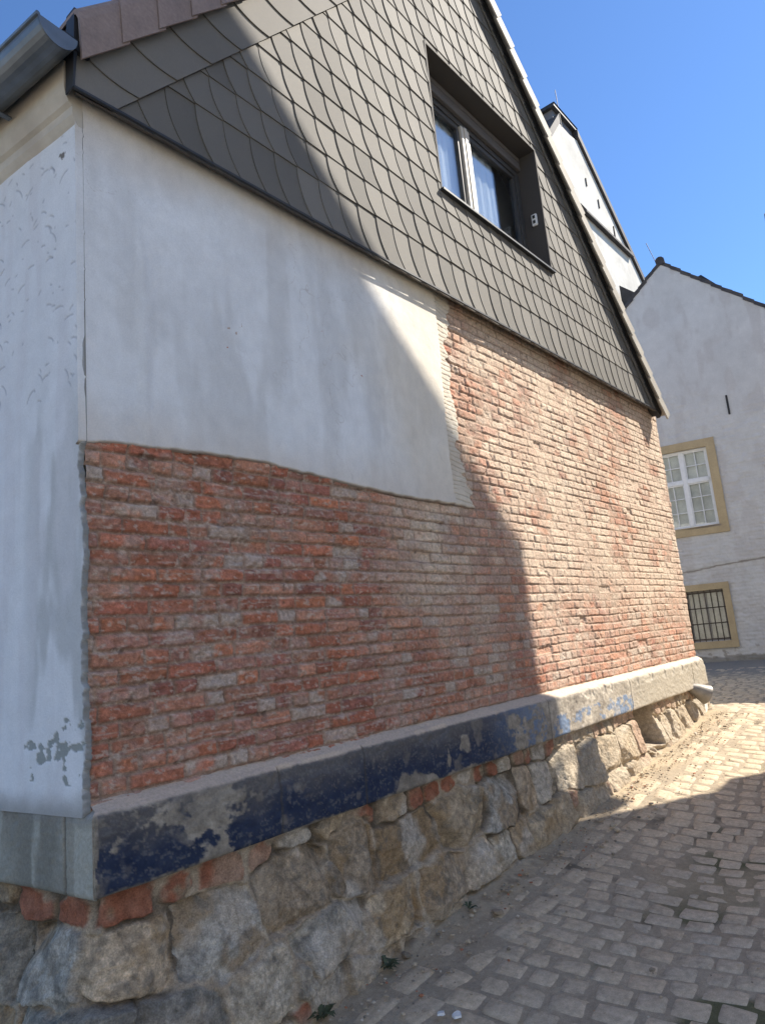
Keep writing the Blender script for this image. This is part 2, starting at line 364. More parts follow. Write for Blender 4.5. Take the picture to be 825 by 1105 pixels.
# ------------------------------------------------------------------ plinth
def plinth(name, fr, u0, u1, gable):
    prof = [(-.02, -.545), (.004, -.548), (.072, -.590), (.080, -.600), (.083, -.614), (.083, -.72), (.082, -.895), (.076, -.912), (.03, -.918), (-.02, -.918)]
    pts = []
    for (a, b), (c, d) in zip(prof, prof[1:]):
        n = max(1, int(math.hypot(c-a, d-b)/.007)); pts += [(a+(c-a)*t/n, b+(d-b)*t/n) for t in range(n)]
    pts.append(prof[-1]); pr = np.array(pts)
    us = np.arange(u0, u1, .0075 if gable else .007); us = us if gable else np.concatenate([us, np.arange(u1, 9, .15)])
    U = np.broadcast_to(us[:, None], (len(us), len(pr))).copy(); h = np.broadcast_to(pr[:, 0], U.shape).copy(); Z = np.broadcast_to(pr[:, 1], U.shape).copy()
    front = ss(.05, .08, h)
    if gable: U = np.where(U < 1.555, 1.555-(1.555-U)*np.clip((h-.058)/.025, -.5, 1), U)
    else: U = np.where(U < 0, U*h/.083, U)
    joints = (2.55, 3.2, 5.53, 7.35, 9.44) if gable else (.125, .93)
    jt = np.zeros(U.shape)
    for j in joints: jt = np.maximum(jt, ss(.009, .003, np.abs(U-j-(vn(Z*20, Z*0, 3)-.5)*.008)))
    top = ss(-.60, -.58, Z)
    Zo = Z+(fbm(U*3, h*3, 3, 121)-.5)*.012*front+top*(fbm(U*18, h*30, 3, 122)-.5)*.012
    ho = h+front*((fbm(U*3, Z*4, 3, 123)-.5)*.018+(fbm(U*25, Z*40, 3, 124)-.5)*.008)-jt*.010*front
    chip = ss(.60, .7, fbm(U*7, Z*5, 3, 125))*ss(-.70, -.63, Z)*front; ho -= .012*chip; Zo -= .008*chip
    f = lambda a, s: fbm(U*a, Z*a, 4, s)
    if gable:
        base = cmix(solid(U.shape, (.33, .285, .23)), (.46, .40, .32), ss(.35, .65, f(6, 126)))
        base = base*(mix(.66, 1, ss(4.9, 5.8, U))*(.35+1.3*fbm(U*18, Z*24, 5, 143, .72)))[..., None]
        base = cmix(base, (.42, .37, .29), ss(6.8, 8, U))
        cov = np.interp(U, [1.4, 1.53, 1.56, 1.95, 2.03, 2.14, 2.24, 2.4, 2.7, 4.6, 5.0, 5.25, 5.5, 5.7, 6.8, 7.3, 7.6], [0, .0, .60, .60, .42, .40, .56, .66, .9, .92, .62, .56, .42, .50, .52, .44, .05])
        cov = cov+.16*ss(-.74, -.82, Z)*ss(2.35, 2.25, U)-.30*ss(5.4, 5.6, U)*ss(-.76, -.68, Z)
        n = .45*f(4.5, 127)+.40*fbm(U*11, Z*16, 4, 128)+.15*fbm(U*45, Z*60, 3, 142)
        blue = ss(-.01, .05, cov-n)*ss(-.590, -.602, Z+(f(20, 140)-.5)*.02)*ss(.02, .05, h)
        for (px, pz, ru, rz) in ((4.25, -.74, .07, .055), (4.04, -.80, .02, .05), (4.95, -.69, .09, .06)):
            blue *= 1-ss(1.15, .9, np.hypot((U-px)/ru, (Z-pz)/rz)+(f(22, 129)-.5)*1.2)
        low = ss(.0, .012, -.918+.035*vn(U*3.2, U*0, 130)+.10*ss(.62, .9, vn(U*4.1+.3, U*0, 131))+.05*(f(18, 144)-.5)-Z); blue *= 1-low*ss(5.4, 5.2, U)
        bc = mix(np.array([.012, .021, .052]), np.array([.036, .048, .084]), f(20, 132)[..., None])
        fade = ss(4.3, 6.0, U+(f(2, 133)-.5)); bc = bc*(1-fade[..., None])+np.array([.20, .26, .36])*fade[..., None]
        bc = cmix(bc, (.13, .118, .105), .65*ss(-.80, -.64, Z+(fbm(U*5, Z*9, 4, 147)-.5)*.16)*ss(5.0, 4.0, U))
        scr = ss(.60, .72, fbm(U*30, Z*60-U*10, 4, 134, .6)); bc = cmix(bc, (.17, .165, .16), .5*scr)
        blue = blue*(1-.3*ss(.62, .74, fbm(U*60, Z*70, 4, 145, .6)))*(1-.5*ss(.64, .74, f(7, 146)))
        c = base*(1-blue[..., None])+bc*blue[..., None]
        c = cmix(c, (.30, .26, .22), .12*front*ss(-.70, -.635, Z+(f(9, 135)-.5)*.08)*(1-ss(5.4, 6, U)))
    else:
        c = cmix(solid(U.shape, (.31, .295, .245)), (.22, .21, .175), ss(.4, .65, fbm(U*3, Z*1.4, 4, 136)))
        c = cmix(c, (.43, .42, .36), .7*ss(.5, .6, fbm(U*9, Z*1.1, 3, 137)))
        c = cmix(c, (.20, .20, .19), .6*ss(.12, .2, U)*ss(.2, .12, U))
        c = cmix(c, (.22, .21, .19), .6*ss(-.66, -.6, Z)*front)
    dust = ss(-.602, -.588, Z+(f(30, 141)-.5)*.012)
    c = cmix(c, (.60, .48, .37) if gable else (.36, .34, .31), dust*(.85+.15*f(12, 138)))
    c = cmix(c, (.08, .07, .06), .7*jt*front)
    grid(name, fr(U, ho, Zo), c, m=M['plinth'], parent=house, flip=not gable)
plinth('plinth', gw, 1.53, XE+.03, True)
plinth('facade_plinth', lambda u, h, z: fw(u, h-.058, z), -.081, 1.2, False)

# ------------------------------------------------------------------ ground height
_gx = np.array([-60, -8, 0, 2.44, 3.38, 4.67, 5.6, 7.39, 9.63, 13, 17.4, 60, 200]); _gz = np.array([-3.5, -2.25, -1.90, -1.785, -1.715, -1.665, -1.625, -1.475, -1.24, -1.13, -1.12, -1.0, -1])
def gz(x, y):
    x = np.asarray(x, float)
    s = sum(np.interp(x+o, _gx, _gz) for o in (-.8, -.4, 0, .4, .8))/5
    y = np.asarray(y, float)
    return s+(vn(x*.7, y*.7, 200)-.5)*.05-.11*ss(-.15, -1.45, y)*ss(13, 9, x)

# ------------------------------------------------------------------ rubble base
def rubble(name, fr, u0, u1, seed, niche=None, long_to=None):
    du = .0062
    us = np.arange(u0, u1, du); us = us if long_to is None else np.concatenate([us, np.arange(u1, long_to, .12)])
    zs = np.arange(-2.12, -.905, .0062)
    U, Z = np.meshgrid(us, zs, indexing='ij')
    rs = random.Random(seed)
    seeds = []                                   # stones: centre, half sizes
    z = -.99
    hs = [.10, .33, .30, .33, .3]
    for r, hh in enumerate(hs):
        u = u0-.3+rs.random()*.2
        while u < (long_to or u1)+.3:
            big = 1.15 if u < 4.5 else .85
            w = (rs.uniform(.14, .26) if r == 0 else rs.uniform(.24, .56))*big
            seeds.append((u+w/2, z-hh*(0 if r == 0 else .5)+rs.uniform(-.05, .05)*(r > 0), w/2, hh/2*rs.uniform(.75, 1.15), r))
            if r and rs.random() < .22:
                seeds.append((u+w+.05, z-hh*.5+rs.uniform(-.08, .08), .06, .06, r)); u += .09
            u += w
        z -= hh*(.5 if r == 0 else 1)
    A = np.array(seeds)
    wu = U+(fbm(U*4, Z*4, 4, seed+1, .6)-.5)*.10; wz = Z+(fbm(U*4+7, Z*4, 4, seed+2, .6)-.5)*.10
    F1 = np.full(U.shape, 9.); F2 = np.full(U.shape, 9.); I1 = np.zeros(U.shape, int)
    for i, (su, sz, a, b, r) in enumerate(A):
        i0, i1 = np.searchsorted(us, [su-a-.45, su+a+.45])
        if i1 <= i0: continue
        sl = slice(i0, i1)
        du_ = np.abs(wu[sl]-su); dz_ = np.abs(wz[sl]-sz)
        m_ = min(a, b)
        ro = rs.uniform(-.22, .22)*(r > 0); ca_, sa_ = math.cos(ro), math.sin(ro); ux = np.abs((wu[sl]-su)*ca_+(wz[sl]-sz)*sa_); uz = np.abs((wz[sl]-sz)*ca_-(wu[sl]-su)*sa_)
        d = ((ux/a)**5+(uz/b)**5)**.2*m_
        d = d-m_                                 # approx signed distance to a rounded block
        f1 = F1[sl]; f2 = F2[sl]; i_ = I1[sl]
        n1 = d < f1
        f2[...] = np.where(n1, f1, np.minimum(f2, d)); i_[...] = np.where(n1, i, i_); f1[...] = np.where(n1, d, f1)
    e = (F2-F1)*.5
    ns = len(A); R = [rng.random(ns)[I1] for _ in range(8)]
    rowid = A[I1, 4].astype(int)
    cu = wu-A[I1, 0]; cz = wz-A[I1, 1]
    jw = .006+.016*vn(U*3, Z*3, seed+5)
    st = ss(jw*.3, jw*.4+.008, e+(fbm(U*26, Z*26, 3, seed+26)-.5)*.014)
    relief = np.where(rowid == 0, .4, 1.0)
    H = st*(.026*relief+(R[0]-.5)*.035*relief+cu*(R[1]-.5)*.17*relief+cz*(R[2]-.55)*.20*relief)
    for q_ in range(3):                          # cleft faces
        an = (rng.random(ns)*6.283)[I1]; H -= st*relief*(.2+.5*R[q_])*np.maximum(0, cu*np.cos(an)+cz*np.sin(an)-.035-.09*R[q_])
    rough = fbm(U*8, Z*8, 5, seed+6, .6)-.5
    crk = np.abs(fbm(U*4+2, Z*4, 4, seed+24, .6)-.5)*2
    H += st*rough*.030*relief+(fbm(U*30, Z*38, 4, seed+8, .7)-.5)*.016
    crev = ss(.014, .002, e)*ss(.42, .58, fbm(U*3.5, Z*3.5, 3, seed+23)); H -= .03*crev
    smear = .9*ss(.57, .70, fbm(U*2.2, Z*2.6, 4, seed+9))
    H = H*(1-.35*smear)+.012*smear
    H += .012+.135*ss(-.92, -1.75, Z)*(.6+.8*vn(U*.9, Z*0, seed+10))
    H = H*ss(-.905, -.95, Z)+.045*ss(-.95, -.905, Z)
    pal = np.array([(.46, .39, .295), (.50, .41, .30), (.36, .325, .27), (.52, .40, .26), (.42, .32, .215), (.55, .48, .375)])
    c = pal[(R[3]*len(pal)).astype(int)]*(.62+.62*R[4][..., None])
    c = .93*c*(.35+1.3*fbm(U*13, Z*15, 5, seed+11, .7))[..., None]*(.7+.6*fbm(U*60, Z*60, 2, seed+27))[..., None]
    c = cmix(c, (.34, .225, .115), .65*ss(.5, .64, fbm(U*4.5, Z*4.5, 4, seed+12)))
    c = cmix(c, (.54, .47, .38), .75*ss(.56, .66, fbm(U*3.3+9, Z*3.3, 4, seed+13)))
    c = cmix(c, (.17, .155, .13), .5*ss(.60, .70, fbm(U*14, Z*14, 4, seed+14, .6)))
    c = cmix(c, (.16, .135, .105), .5*ss(.035, .0, crk)*st)
    red = ((rowid == 0) & (R[5] > .40)) | ((rowid > 0) & (A[I1, 3]*1.0 < .07) & (R[5] > .45))
    if niche: red = red | ((np.abs(U-niche[0]+.07) < .09) & (R[6] > .2)) | ((np.abs(U-niche[1]-.07) < .10) & (R[6] > .3) & (Z < -1.1))
    rc = mix(np.array([.30, .105, .055]), np.array([.36, .17, .11]), fbm(U*15, Z*15, 3, seed+15)[..., None])
    rm = red*ss(.34, .46, fbm(U*8, Z*8, 3, seed+16)+.1)*ss(0, .01, e)
    c = c*(1-rm[..., None])+rc*rm[..., None]
    mort = mix(np.array([.34, .255, .17]), np.array([.50, .41, .30]), fbm(U*8, Z*8, 4, seed+17)[..., None])
    mt = np.clip((1-st)*.9+.55*smear, 0, 1)
    c = c*(1-mt[..., None])+mort*mt[..., None]
    c = cmix(c, (.09, .07, .05), .85*crev)
    far = ss(5.0, 6.4, U+(fbm(U*1.5, Z*2, 3, seed+18)-.5)*1.2)*(1 if niche else 0)
    c = cmix(c, (.46, .385, .285), .62*far)                           # pale sandy stone further up the lane
    c = cmix(c, (.43, .35, .255), .8*ss(.14, .0, Z-gz(U, U*0-.2)+(fbm(U*6, Z*6, 3, seed+19)-.5)*.12))
    if niche:
        nu = np.minimum(U-niche[0], niche[1]-U)+(fbm(U*8, Z*10, 3, seed+20)-.5)*.06; nz = Z-niche[2]+(fbm(U*6, U*0, 2, seed+21)-.5)*.05
        k = ss(-.015, .015, np.minimum(nu, nz))
        H = H*(1-k)+k*(-.22+(fbm(U*9, Z*9, 3, seed+22)-.5)*.06); c = cmix(c, (.30, .255, .2), .7*k)
    P = fr(U, H, Z)
    grid(name, P, c, m=M['stone'], parent=house, flip=niche is not None)
def bend(U, H, Z):
    w = U-1.595; t = ss(-.07, .07, w)
    nx = N2[0]*(1-t); ny = N2[1]*(1-t)-t; l = np.hypot(nx, ny); nx, ny = nx/l, ny/l
    px = np.where(w > 0, U, 1.595+D2[0]*(-w)); py = np.where(w > 0, 0, D2[1]*(-w))
    h = H-.025*(1-np.abs(2*t-1))
    return np.stack([px+nx*h, py+ny*h, Z], -1)
rubble('stone_base', bend, .35, XE+.02, 300, niche=(7.46, 8.02, -1.33))
mb = MB(); mb.box((1.2, -.3, -2.2), (9, .0, -.93), fwp); mb.build('facade_footing', M['caster'], house)

# house body behind the skins
mb = MB()
body = [(1.60, -2.3), (XE-.02, -2.3), (XE-.02, 2.85), (9.35, 3.1), (5.377, 7.15), (1.75, 3.2), (1.60, 3.0)]
mb.prism([(x, .46, z) for x, z in body], [(x-1.0*(x < 5), 10, z) for x, z in body])
mb.box((XE-.22, .05, -2.3), (XE-.012, .47, 2.8)); mb.box((1.62, .10, -2.3), (1.75, .47, 2.8))
mb.box((XE-.22, -.07, -2.3), (XE-.01, .01, -.93))
mb.build('house_body', M['caster'], house)

# ------------------------------------------------------------------ slate cladding
ZB = 2.78
WX0, WX1, WZ0, WZ1 = 4.765, 6.868, 3.825, 5.34         # window opening
def clip(P, a, b, c):                                # keep a*x+b*z <= c
    out = []
    for (x0, z0), (x1, z1) in zip(P, P[1:]+P[:1]):
        d0 = a*x0+b*z0-c; d1 = a*x1+b*z1-c
        if d0 <= 0: out.append((x0, z0))
        if d0*d1 < 0:
            t = d0/(d0-d1); out.append((x0+(x1-x0)*t, z0+(z1-z0)*t))
    return out
SL = 1.085
def band_z(x): return 2.924+SL*(x-1.818)             # foot line of the verge course, left rake
def rakeR_z(x): return 2.77+1.075*(9.69-x)
def slates():
    mb = MB()
    def emit(P, yf, c, t=.008):
        if len(P) < 3: return
        ar = sum(x0*z1-x1*z0 for (x0, z0), (x1, z1) in zip(P, P[1:]+P[:1]))
        if abs(ar) < 2e-4: return
        if ar < 0: P = P[::-1]
        F = [(x, yf(x, z), z) for x, z in P]; B = [(x, yf(x, z)+t, z) for x, z in P]
        mb.prism(B, F, c)
    def sub(P, yf, c):
        x0 = min(p[0] for p in P); x1 = max(p[0] for p in P); z0 = min(p[1] for p in P); z1 = max(p[1] for p in P)
        if x1 < WX0 or x0 > WX1 or z1 < WZ0 or z0 > WZ1: emit(P, yf, c); return
        emit(clip(P, 1, 0, WX0), yf, c); emit(clip(P, -1, 0, -WX1), yf, c)
        Q = clip(clip(P, -1, 0, -WX0), 1, 0, WX1)
        if len(Q) > 2: emit(clip(Q, 0, 1, WZ0), yf, c); emit(clip(Q, 0, -1, -WZ1), yf, c)
    lines = [ZB, ZB+.11+.25]+[ZB+.11+.25*k for k in range(2, 17)]
    for k, (z0, z1) in enumerate(zip(lines, lines[1:])):
        ph = 2.929+.0900*((3.885-z1)/.25) if z1 > 0 else 0
        sh = .09*(z1-z0)/.25
        i0 = int((1.2-ph)/.2)-2
        for i in range(i0, i0+46):
            x0 = ph+.2*i+random.uniform(-.004, .004); n = 9
            # left edge: from upper node straight down then sweeping right to the node on the lower line
            hgt = z1-z0
            L = [(x0+sh*(t/n)**2.5, z1-hgt*t/n) for t in range(n+1)]
            ex = [(x0, z1+.03)]+L
            Rr = [(x+.2+.05, z) for x, z in reversed(ex)]
            P = ex+Rr
            P = clip(P, -SL, 1, 2.924-SL*1.818) if k >= 0 else P   # below the verge course line
            P = clip(clip(P, 1.075, 1, 2.77+1.075*9.73), -1, 0, -1.478)
            if len(P) < 3: continue
            jx = random.uniform(-.0012, .0012); j2 = random.uniform(-.0015, .0015)
            def yf(x, z, x0=x0, z0=z0, z1=z1, jx=jx, j2=j2):
                s = (x-x0)/.25; v = (z-z0)/(z1-z0)
                return -.089-.011*(1-v)-.0085*(1-s)+jx+j2*s
            g = random.uniform(.80, 1.13)*random.choice((1, 1, 1, .9)); c = (.176*g, .164*g, .144*g)
            sub(P, yf, c)
    # verge course along the left rake: tiles laid to the slope
    a = math.atan(SL); ca, sa = math.cos(a), math.sin(a)
    def rk(s, t): return (1.818+s*ca-t*sa, 2.924+s*sa+t*ca)
    for i in range(-2, 24):
        s0 = -.14+.36*i+random.uniform(-.006, .006)-.02; n = 8; w = .36
        L = [(s0+.02+.15*(t/n)**2.2, .34*(1-t/n)) for t in range(n+1)]
        Rr = [(s+w+.07, t) for s, t in reversed(L)]
        P = clip([rk(s, t) for s, t in L+Rr], -1, 0, -1.478)
        P = clip(P, 0, -1, -ZB); P = clip(P, 1.075, 1, 2.77+1.075*9.73)
        if len(P) < 3: continue
        def yf(x, z, s0=s0):
            dx, dz = x-1.818, z-2.924; s = dx*ca+dz*sa; t = -dx*sa+dz*ca
            return -.106-.012*(1-t/.34)-.010*(1-(s-s0)/.4)
        g = random.uniform(.92, 1.08); emit(P, yf, (.176*g, .164*g, .144*g))
    # border pieces down the right rake
    b = math.atan(1.075); cb, sb = math.cos(b), math.sin(b)
    for i in range(-1, 26):
        s0 = .27*i; P = [(9.75-(s0)*cb-.0*sb, 2.78+s0*sb), (9.75-(s0+.30)*cb, 2.78+(s0+.30)*sb), (9.75-(s0+.30)*cb-.13*sb, 2.78+(s0+.30)*sb-.13*cb), (9.75-(s0-.02)*cb-.155*sb, 2.78+(s0-.02)*sb-.155*cb)]
        P = clip(P, 0, -1, -ZB)
        def yf(x, z, s0=s0):
            s = (9.66-x)*cb+(z-2.78)*sb; return -.106-.010*(1-(s-s0)/.3)
        g = random.uniform(.95, 1.08); emit(P, yf, (.19*g, .177*g, .155*g))
    mb.build('slate_cladding', M['slate'], house, recalc=True)
slates()
mb = MB()                                            # sheathing behind the slates, with the window left open
def zl(x): return min(3.15+1.097*(x-1.503), 2.786+1.06*(9.776-x))
xsq = [1.50, WX0, 5.377, WX1, 9.72]
for x0, x1 in zip(xsq, xsq[1:]):
    top0, top1 = zl(x0), zl(x1)
    segs = [(ZB+.01, ZB+.01, top0, top1)]
    if x0 >= WX0-.001 and x1 <= WX1+.001: segs = [(ZB+.01, ZB+.01, WZ0, WZ0), (WZ1, WZ1, top0, top1)]
    for a, b, c, d in segs:
        if c > a or d > b:
            mb.prism([(x0, -.084, a), (x1, -.084, b), (x1, -.084, max(d, b)), (x0, -.084, max(c, a))], [(x0, -.068, a), (x1, -.068, b), (x1, -.068, max(d, b)), (x0, -.068, max(c, a))])
mb.build('sheathing', M['soffit'], house)
mb = MB()
mb.box((1.47, -.124, ZB-.004), (9.70, -.108, ZB+.010))
mb.prism([(1.462, -.13, ZB-.004), (1.462, -.05, ZB-.004), (1.47, -.05, ZB+.45), (1.47, -.13, ZB+.45)], [(1.4695, -.13, ZB-.004), (1.4695, -.05, ZB-.004), (1.50, -.05, ZB+.45), (1.50, -.13, ZB+.45)])
mb.build('drip_flashing', M['lead'], house)


# ------------------------------------------------------------------ gable window
win = empty('window', (5.8, 0, 3.8)); win.parent = house; win.location = Vector((5.8, 0, 3.8))-house.location
mb = MB()
yo, yi = -.103, .19
t = .018
mb.box((WX0-.004, yo, WZ0), (WX0+t, yi, WZ1)); mb.box((WX1-t, yo, WZ0), (WX1+.004, yi, WZ1))
mb.box((WX0+t+.0005, yo, WZ1-t), (WX1-t-.0005, yi, WZ1+.004))
mb.build('lining', mat('brown_lining', (.075, .068, .062), .75, spec=.2), win)
mb = MB(); mb.box((WX0-.02, -.140, WZ0-.022), (WX1+.012, yi, WZ0-.002)); mb.build('sill', M['lead'], win)
mb = MB()
for k in range(3): mb.box((WX0+.03, .088+.004*(k % 2), WZ1-.075-.055*k), (WX1-.03, .135, WZ1-.023-.055*k))
mb.build('roller_shutter', M['shutter'], win, bevel=.006)
fx0, fx1, fz0, fz1 = WX0+.022, WX1-.022, WZ0+.01, WZ1-.19
xm = 5.71
mb = MB()
for a, b in (((fx0, fz0), (fx1, fz0+.06)), ((fx0, fz1-.06), (fx1, fz1)), ((fx0, fz0+.06), (fx0+.07, fz1-.06)), ((fx1-.08, fz0+.06), (fx1, fz1-.06))):
    mb.box((a[0], .13, a[1]), (b[0], .20, b[1]))
mb.build('window_frame', M['ant'], win, bevel=.004)
mb = MB()
mb.box((xm-.075, .115, fz0+.062), (xm-.030, .19, fz1-.062)); mb.box((xm-.026, .105, fz0+.062), (xm+.022, .19, fz1-.062)); mb.box((xm+.026, .115, fz0+.062), (xm+.075, .19, fz1-.062))
mb.build('mullion', M['sash'], win, bevel=.006)
for a, b in ((fx0+.075, xm-.08), (xm+.08, fx1-.085)):
    sash = MB()
    for p, q in (((a, fz0+.065), (b, fz0+.115)), ((a, fz1-.115), (b, fz1-.065)), ((a, fz0+.115), (a+.045, fz1-.115)), ((b-.045, fz0+.115), (b, fz1-.115))):
        sash.box((p[0], .142, p[1]), (q[0], .192, q[1]))
    so = sash.build('sash', M['ant'], win, bevel=.004)
    g = MB(); g.box((a+.04, .165, fz0+.11), (b-.04, .171, fz1-.11)); g.build('pane', M['glass'], so)
cu = MB()
n = 40
for i in range(n):
    x0 = WX0+.05+(6.32-WX0)*i/n; x1 = WX0+.05+(6.32-WX0)*(i+1)/n
    y0, y1 = (.222+.01*math.sin(i*1.7), .222+.01*math.sin((i+1)*1.7))
    cu.poly([(x0, y0, WZ0+.02), (x1, y1, WZ0+.02), (x1, y1, WZ1-.1), (x0, y0, WZ1-.1)])
cu.build('curtain', M['curtain'], win, smooth=True)
mb = MB(); mb.box((WX1-.05, -.03, 4.42), (WX1-t, .035, 4.56)); sw = mb.build('switch_box', M['swhite'], win, bevel=.01)
for zk in (4.445, 4.505):
    mb = MB(); mb.box((WX1-.055, -.012, zk), (WX1-.0495, .016, zk+.035)); mb.build('switch_key', M['dim'], sw)

# ------------------------------------------------------------------ roof, verges, gutter
AX, AZ = 5.377, 7.46
def slab(mb, e0, e1, back, th, y0):
    a, b = np.array([e0[0], y0, e0[1]]), np.array([e1[0], y0, e1[1]])
    bk = np.array(back); dn = np.array([0, 0, -th])
    mb.prism([a, b, b+dn, a+dn], [a+bk, b+bk, b+bk+dn, a+dn+bk])
mb = MB()
bk = D2*10.3
nr = 24
for i in range(nr):                                  # tile courses as steps
    t0, t1 = i/nr, (i+1)/nr
    for (ex, ez) in ((1.50, 3.19), (9.80, 2.80)):
        p0 = (ex+(AX-ex)*t0, ez+(AZ-ez)*t0+.02); p1 = (ex+(AX-ex)*t1, ez+(AZ-ez)*t1)
        slab(mb, p0, p1, bk, .07, -.13)
roof = mb.build('roof', M['darktile'], house)
mb = MB()                                            # brown verge tiles, left rake
a = math.atan(1.097); ca, sa = math.cos(a), math.sin(a)
for i in range(0, 18):
    s0 = -.03+.33*i; s1 = s0+.40
    def P(s, t, y, k): s += t*1.0; return (1.503+s*ca-t*sa, -y-(.012 if k else 0), 2.931+s*sa+t*ca)
    prof = [(.0, .165), (.05, .166), (.15, .166), (.185, .160), (.205, .145), (.215, .12), (.218, .0), (.218, -.1), (.200, -.1), (.200, .10), (.19, .13), (.165, .148), (.0, .15)]
    mb.prism([P(s0, t+.000, y+.014, 0) for t, y in prof], [P(s1, t-.012, y, 0) for t, y in prof])
mb.build('verge_tiles', M['tile'], roof, bevel=.0)
mb = MB()                                            # right rake: dark fascia and pale edge tiles
b = math.atan(1.06); cb, sb = math.cos(b), math.sin(b)
def Q(s, t, y): return (9.80-s*cb+t*sb, -y, 2.765+s*sb+t*cb)
mb.prism([Q(-.0, -.10, .075), Q(-.0, .03, .075), Q(-.0, .03, .125), Q(-.0, -.10, .125)], [Q(6.6, -.10, .075), Q(6.6, .03, .075), Q(6.6, .03, .125), Q(6.6, -.10, .125)])
mb.build('verge_fascia', M['lead'], roof)
mb = MB()
for i in range(20):
    s0 = -.05+.33*i; s1 = s0+.36
    pr = [(-.115, .205), (.015, .21), (.03, .19), (.03, .05), (.012, .05), (.012, .175), (-.115, .185)]
    mb.prism([Q(s0, t+.010, y+.012) for t, y in pr], [Q(s1, t-.006, y) for t, y in pr])
mb.build('verge_edge_tiles', M['verge'], roof)
# gutter: half round, along the facade eave
mb = MB(); n = 14; rr = .10; gc = (.215, 2.985)
ring = [(gc[0]+rr*math.cos(math.pi+math.pi*k/n), gc[1]+rr*math.sin(math.pi+math.pi*k/n)) for k in range(n+1)]
inner = [(gc[0]+(rr-.006)*math.cos(math.pi+math.pi*k/n), gc[1]+(rr-.006)*math.sin(math.pi+math.pi*k/n)) for k in range(n+1)][::-1]
for k in range(n):
    q4 = [ring[k], ring[k+1], inner[n-k-1], inner[n-k]]
    mb.prism([fwp(-.17, h, z) for h, z in q4], [fwp(9, h, z) for h, z in q4])
mb.prism([fwp(-.172, h, z) for h, z in ring], [fwp(-.165, h, z) for h, z in ring])
mb.tube([fwp(-.17, gc[0]+rr, gc[1]+.004), fwp(9, gc[0]+rr, gc[1]+.004)], .012, 8)
for u in (.42, 1.2, 2.0): mb.box((u, gc[0]-rr-.004, gc[1]-rr-.004), (u+.03, gc[0]+rr+.004, gc[1]-rr+.006), fwp)
mb.build('gutter', M['zinc'], house)
mb = MB()                                            # eave board / first tile nose
mb.box((-.13, .02, 2.98), (9, .16, 3.04), fwp)
mb.build('eave_board', M['lead'], house)
mb = MB()                                            # snow guard on the eave
for k in range(22):
    u = .42+.07*k; mb.tube([fwp(u, .11, 3.10), fwp(u, .11, 3.30)], .007, 6)
for z in (3.14, 3.22, 3.30): mb.tube([fwp(.38, .11, z), fwp(2.0, .11, z)], .008, 6)
mb.build('snow_guard', M['iron'], roof)
# drain spout out of the base near the far corner
mb = MB()
mb.tube([(9.38, -.02, -.885), (9.43, -.09, -.93), (9.52, -.18, -1.0)], [.05, .085, .125], 20, cap=False)
mb.tube([(9.52, -.18, -1.0), (9.43, -.09, -.93)], [.118, .075], 20, cap=False)
mb.build('drain_spout', M['galv'], house, smooth=True, recalc=False)

# ------------------------------------------------------------------ ground sheet and paving
def ground():
    xs = np.concatenate([-np.geomspace(160, 1.2, 40), np.arange(-1, 1.2, .25), np.arange(1.2, 12.5, .028), np.arange(12.5, 19, .12), 19+np.geomspace(.3, 160, 40)])
    ys = np.concatenate([-np.geomspace(160, 4.4, 40), np.arange(-4.2, -2.6, .07), np.arange(-2.6, .25, .028), np.arange(.25, 4, .12), 4+np.geomspace(.3, 160, 40)])
    U, V = np.meshgrid(xs, ys, indexing='ij')
    f = lambda a, s, o=4: fbm(U*a, V*a, o, s)
    near = ss(-.46, -.14, V+(f(1.6, 210)-.5)*.55)*ss(10.3, 9.8, U)*ss(1.0, 1.4, U)
    patch = .7*ss(.58, .72, f(.8, 211)+.12*ss(4.5, 2.5, U))*ss(-.35, -1.0, V)
    sand = np.clip(np.maximum(near, .62*patch), 0, 1)
    inside = ss(14, 12.5, U)*ss(-4.4, -4, V)
    Z = gz(U, V)-.0062*inside+sand*.0105+near*ss(-.5, -.15, V)*.008
    Z += ((f(6, 212)-.5)*.007+(f(22, 213, 3)-.5)*.006*(.4+.6*sand))*ss(20, 14, U)
    Z += .014*near*ss(.62, .75, f(3.5, 214))
    c = mix(np.array([.30, .245, .18]), np.array([.47, .39, .285]), f(4, 215)[..., None])
    c = cmix(c, (.075, .085, .035), .8*ss(.5, .6, f(2.2, 216))*(1-sand)*ss(-.9, -1.3, V))
    c = cmix(c, (.11, .092, .066), .7*ss(.58, .70, f(8, 230))*(1-.7*sand)*ss(.42, .6, f(1.1, 231)))
    sc = mix(np.array([.38, .30, .20]), np.array([.56, .45, .31]), f(3, 217)[..., None])
    c = c*(1-sand[..., None])+sc*sand[..., None]
    c = cmix(c, (.26, .205, .145), .7*ss(.6, .7, f(9, 218))*sand)
    c = cmix(c, (.26, .24, .21), ss(13, 15, U))
    o = grid('ground', np.stack([U, V, Z], -1), c, m=M['ground'])
    tag(o, 'sandy ground with dark joints under the lane and dust along the wall', kind='structure')
    return sand
ground()
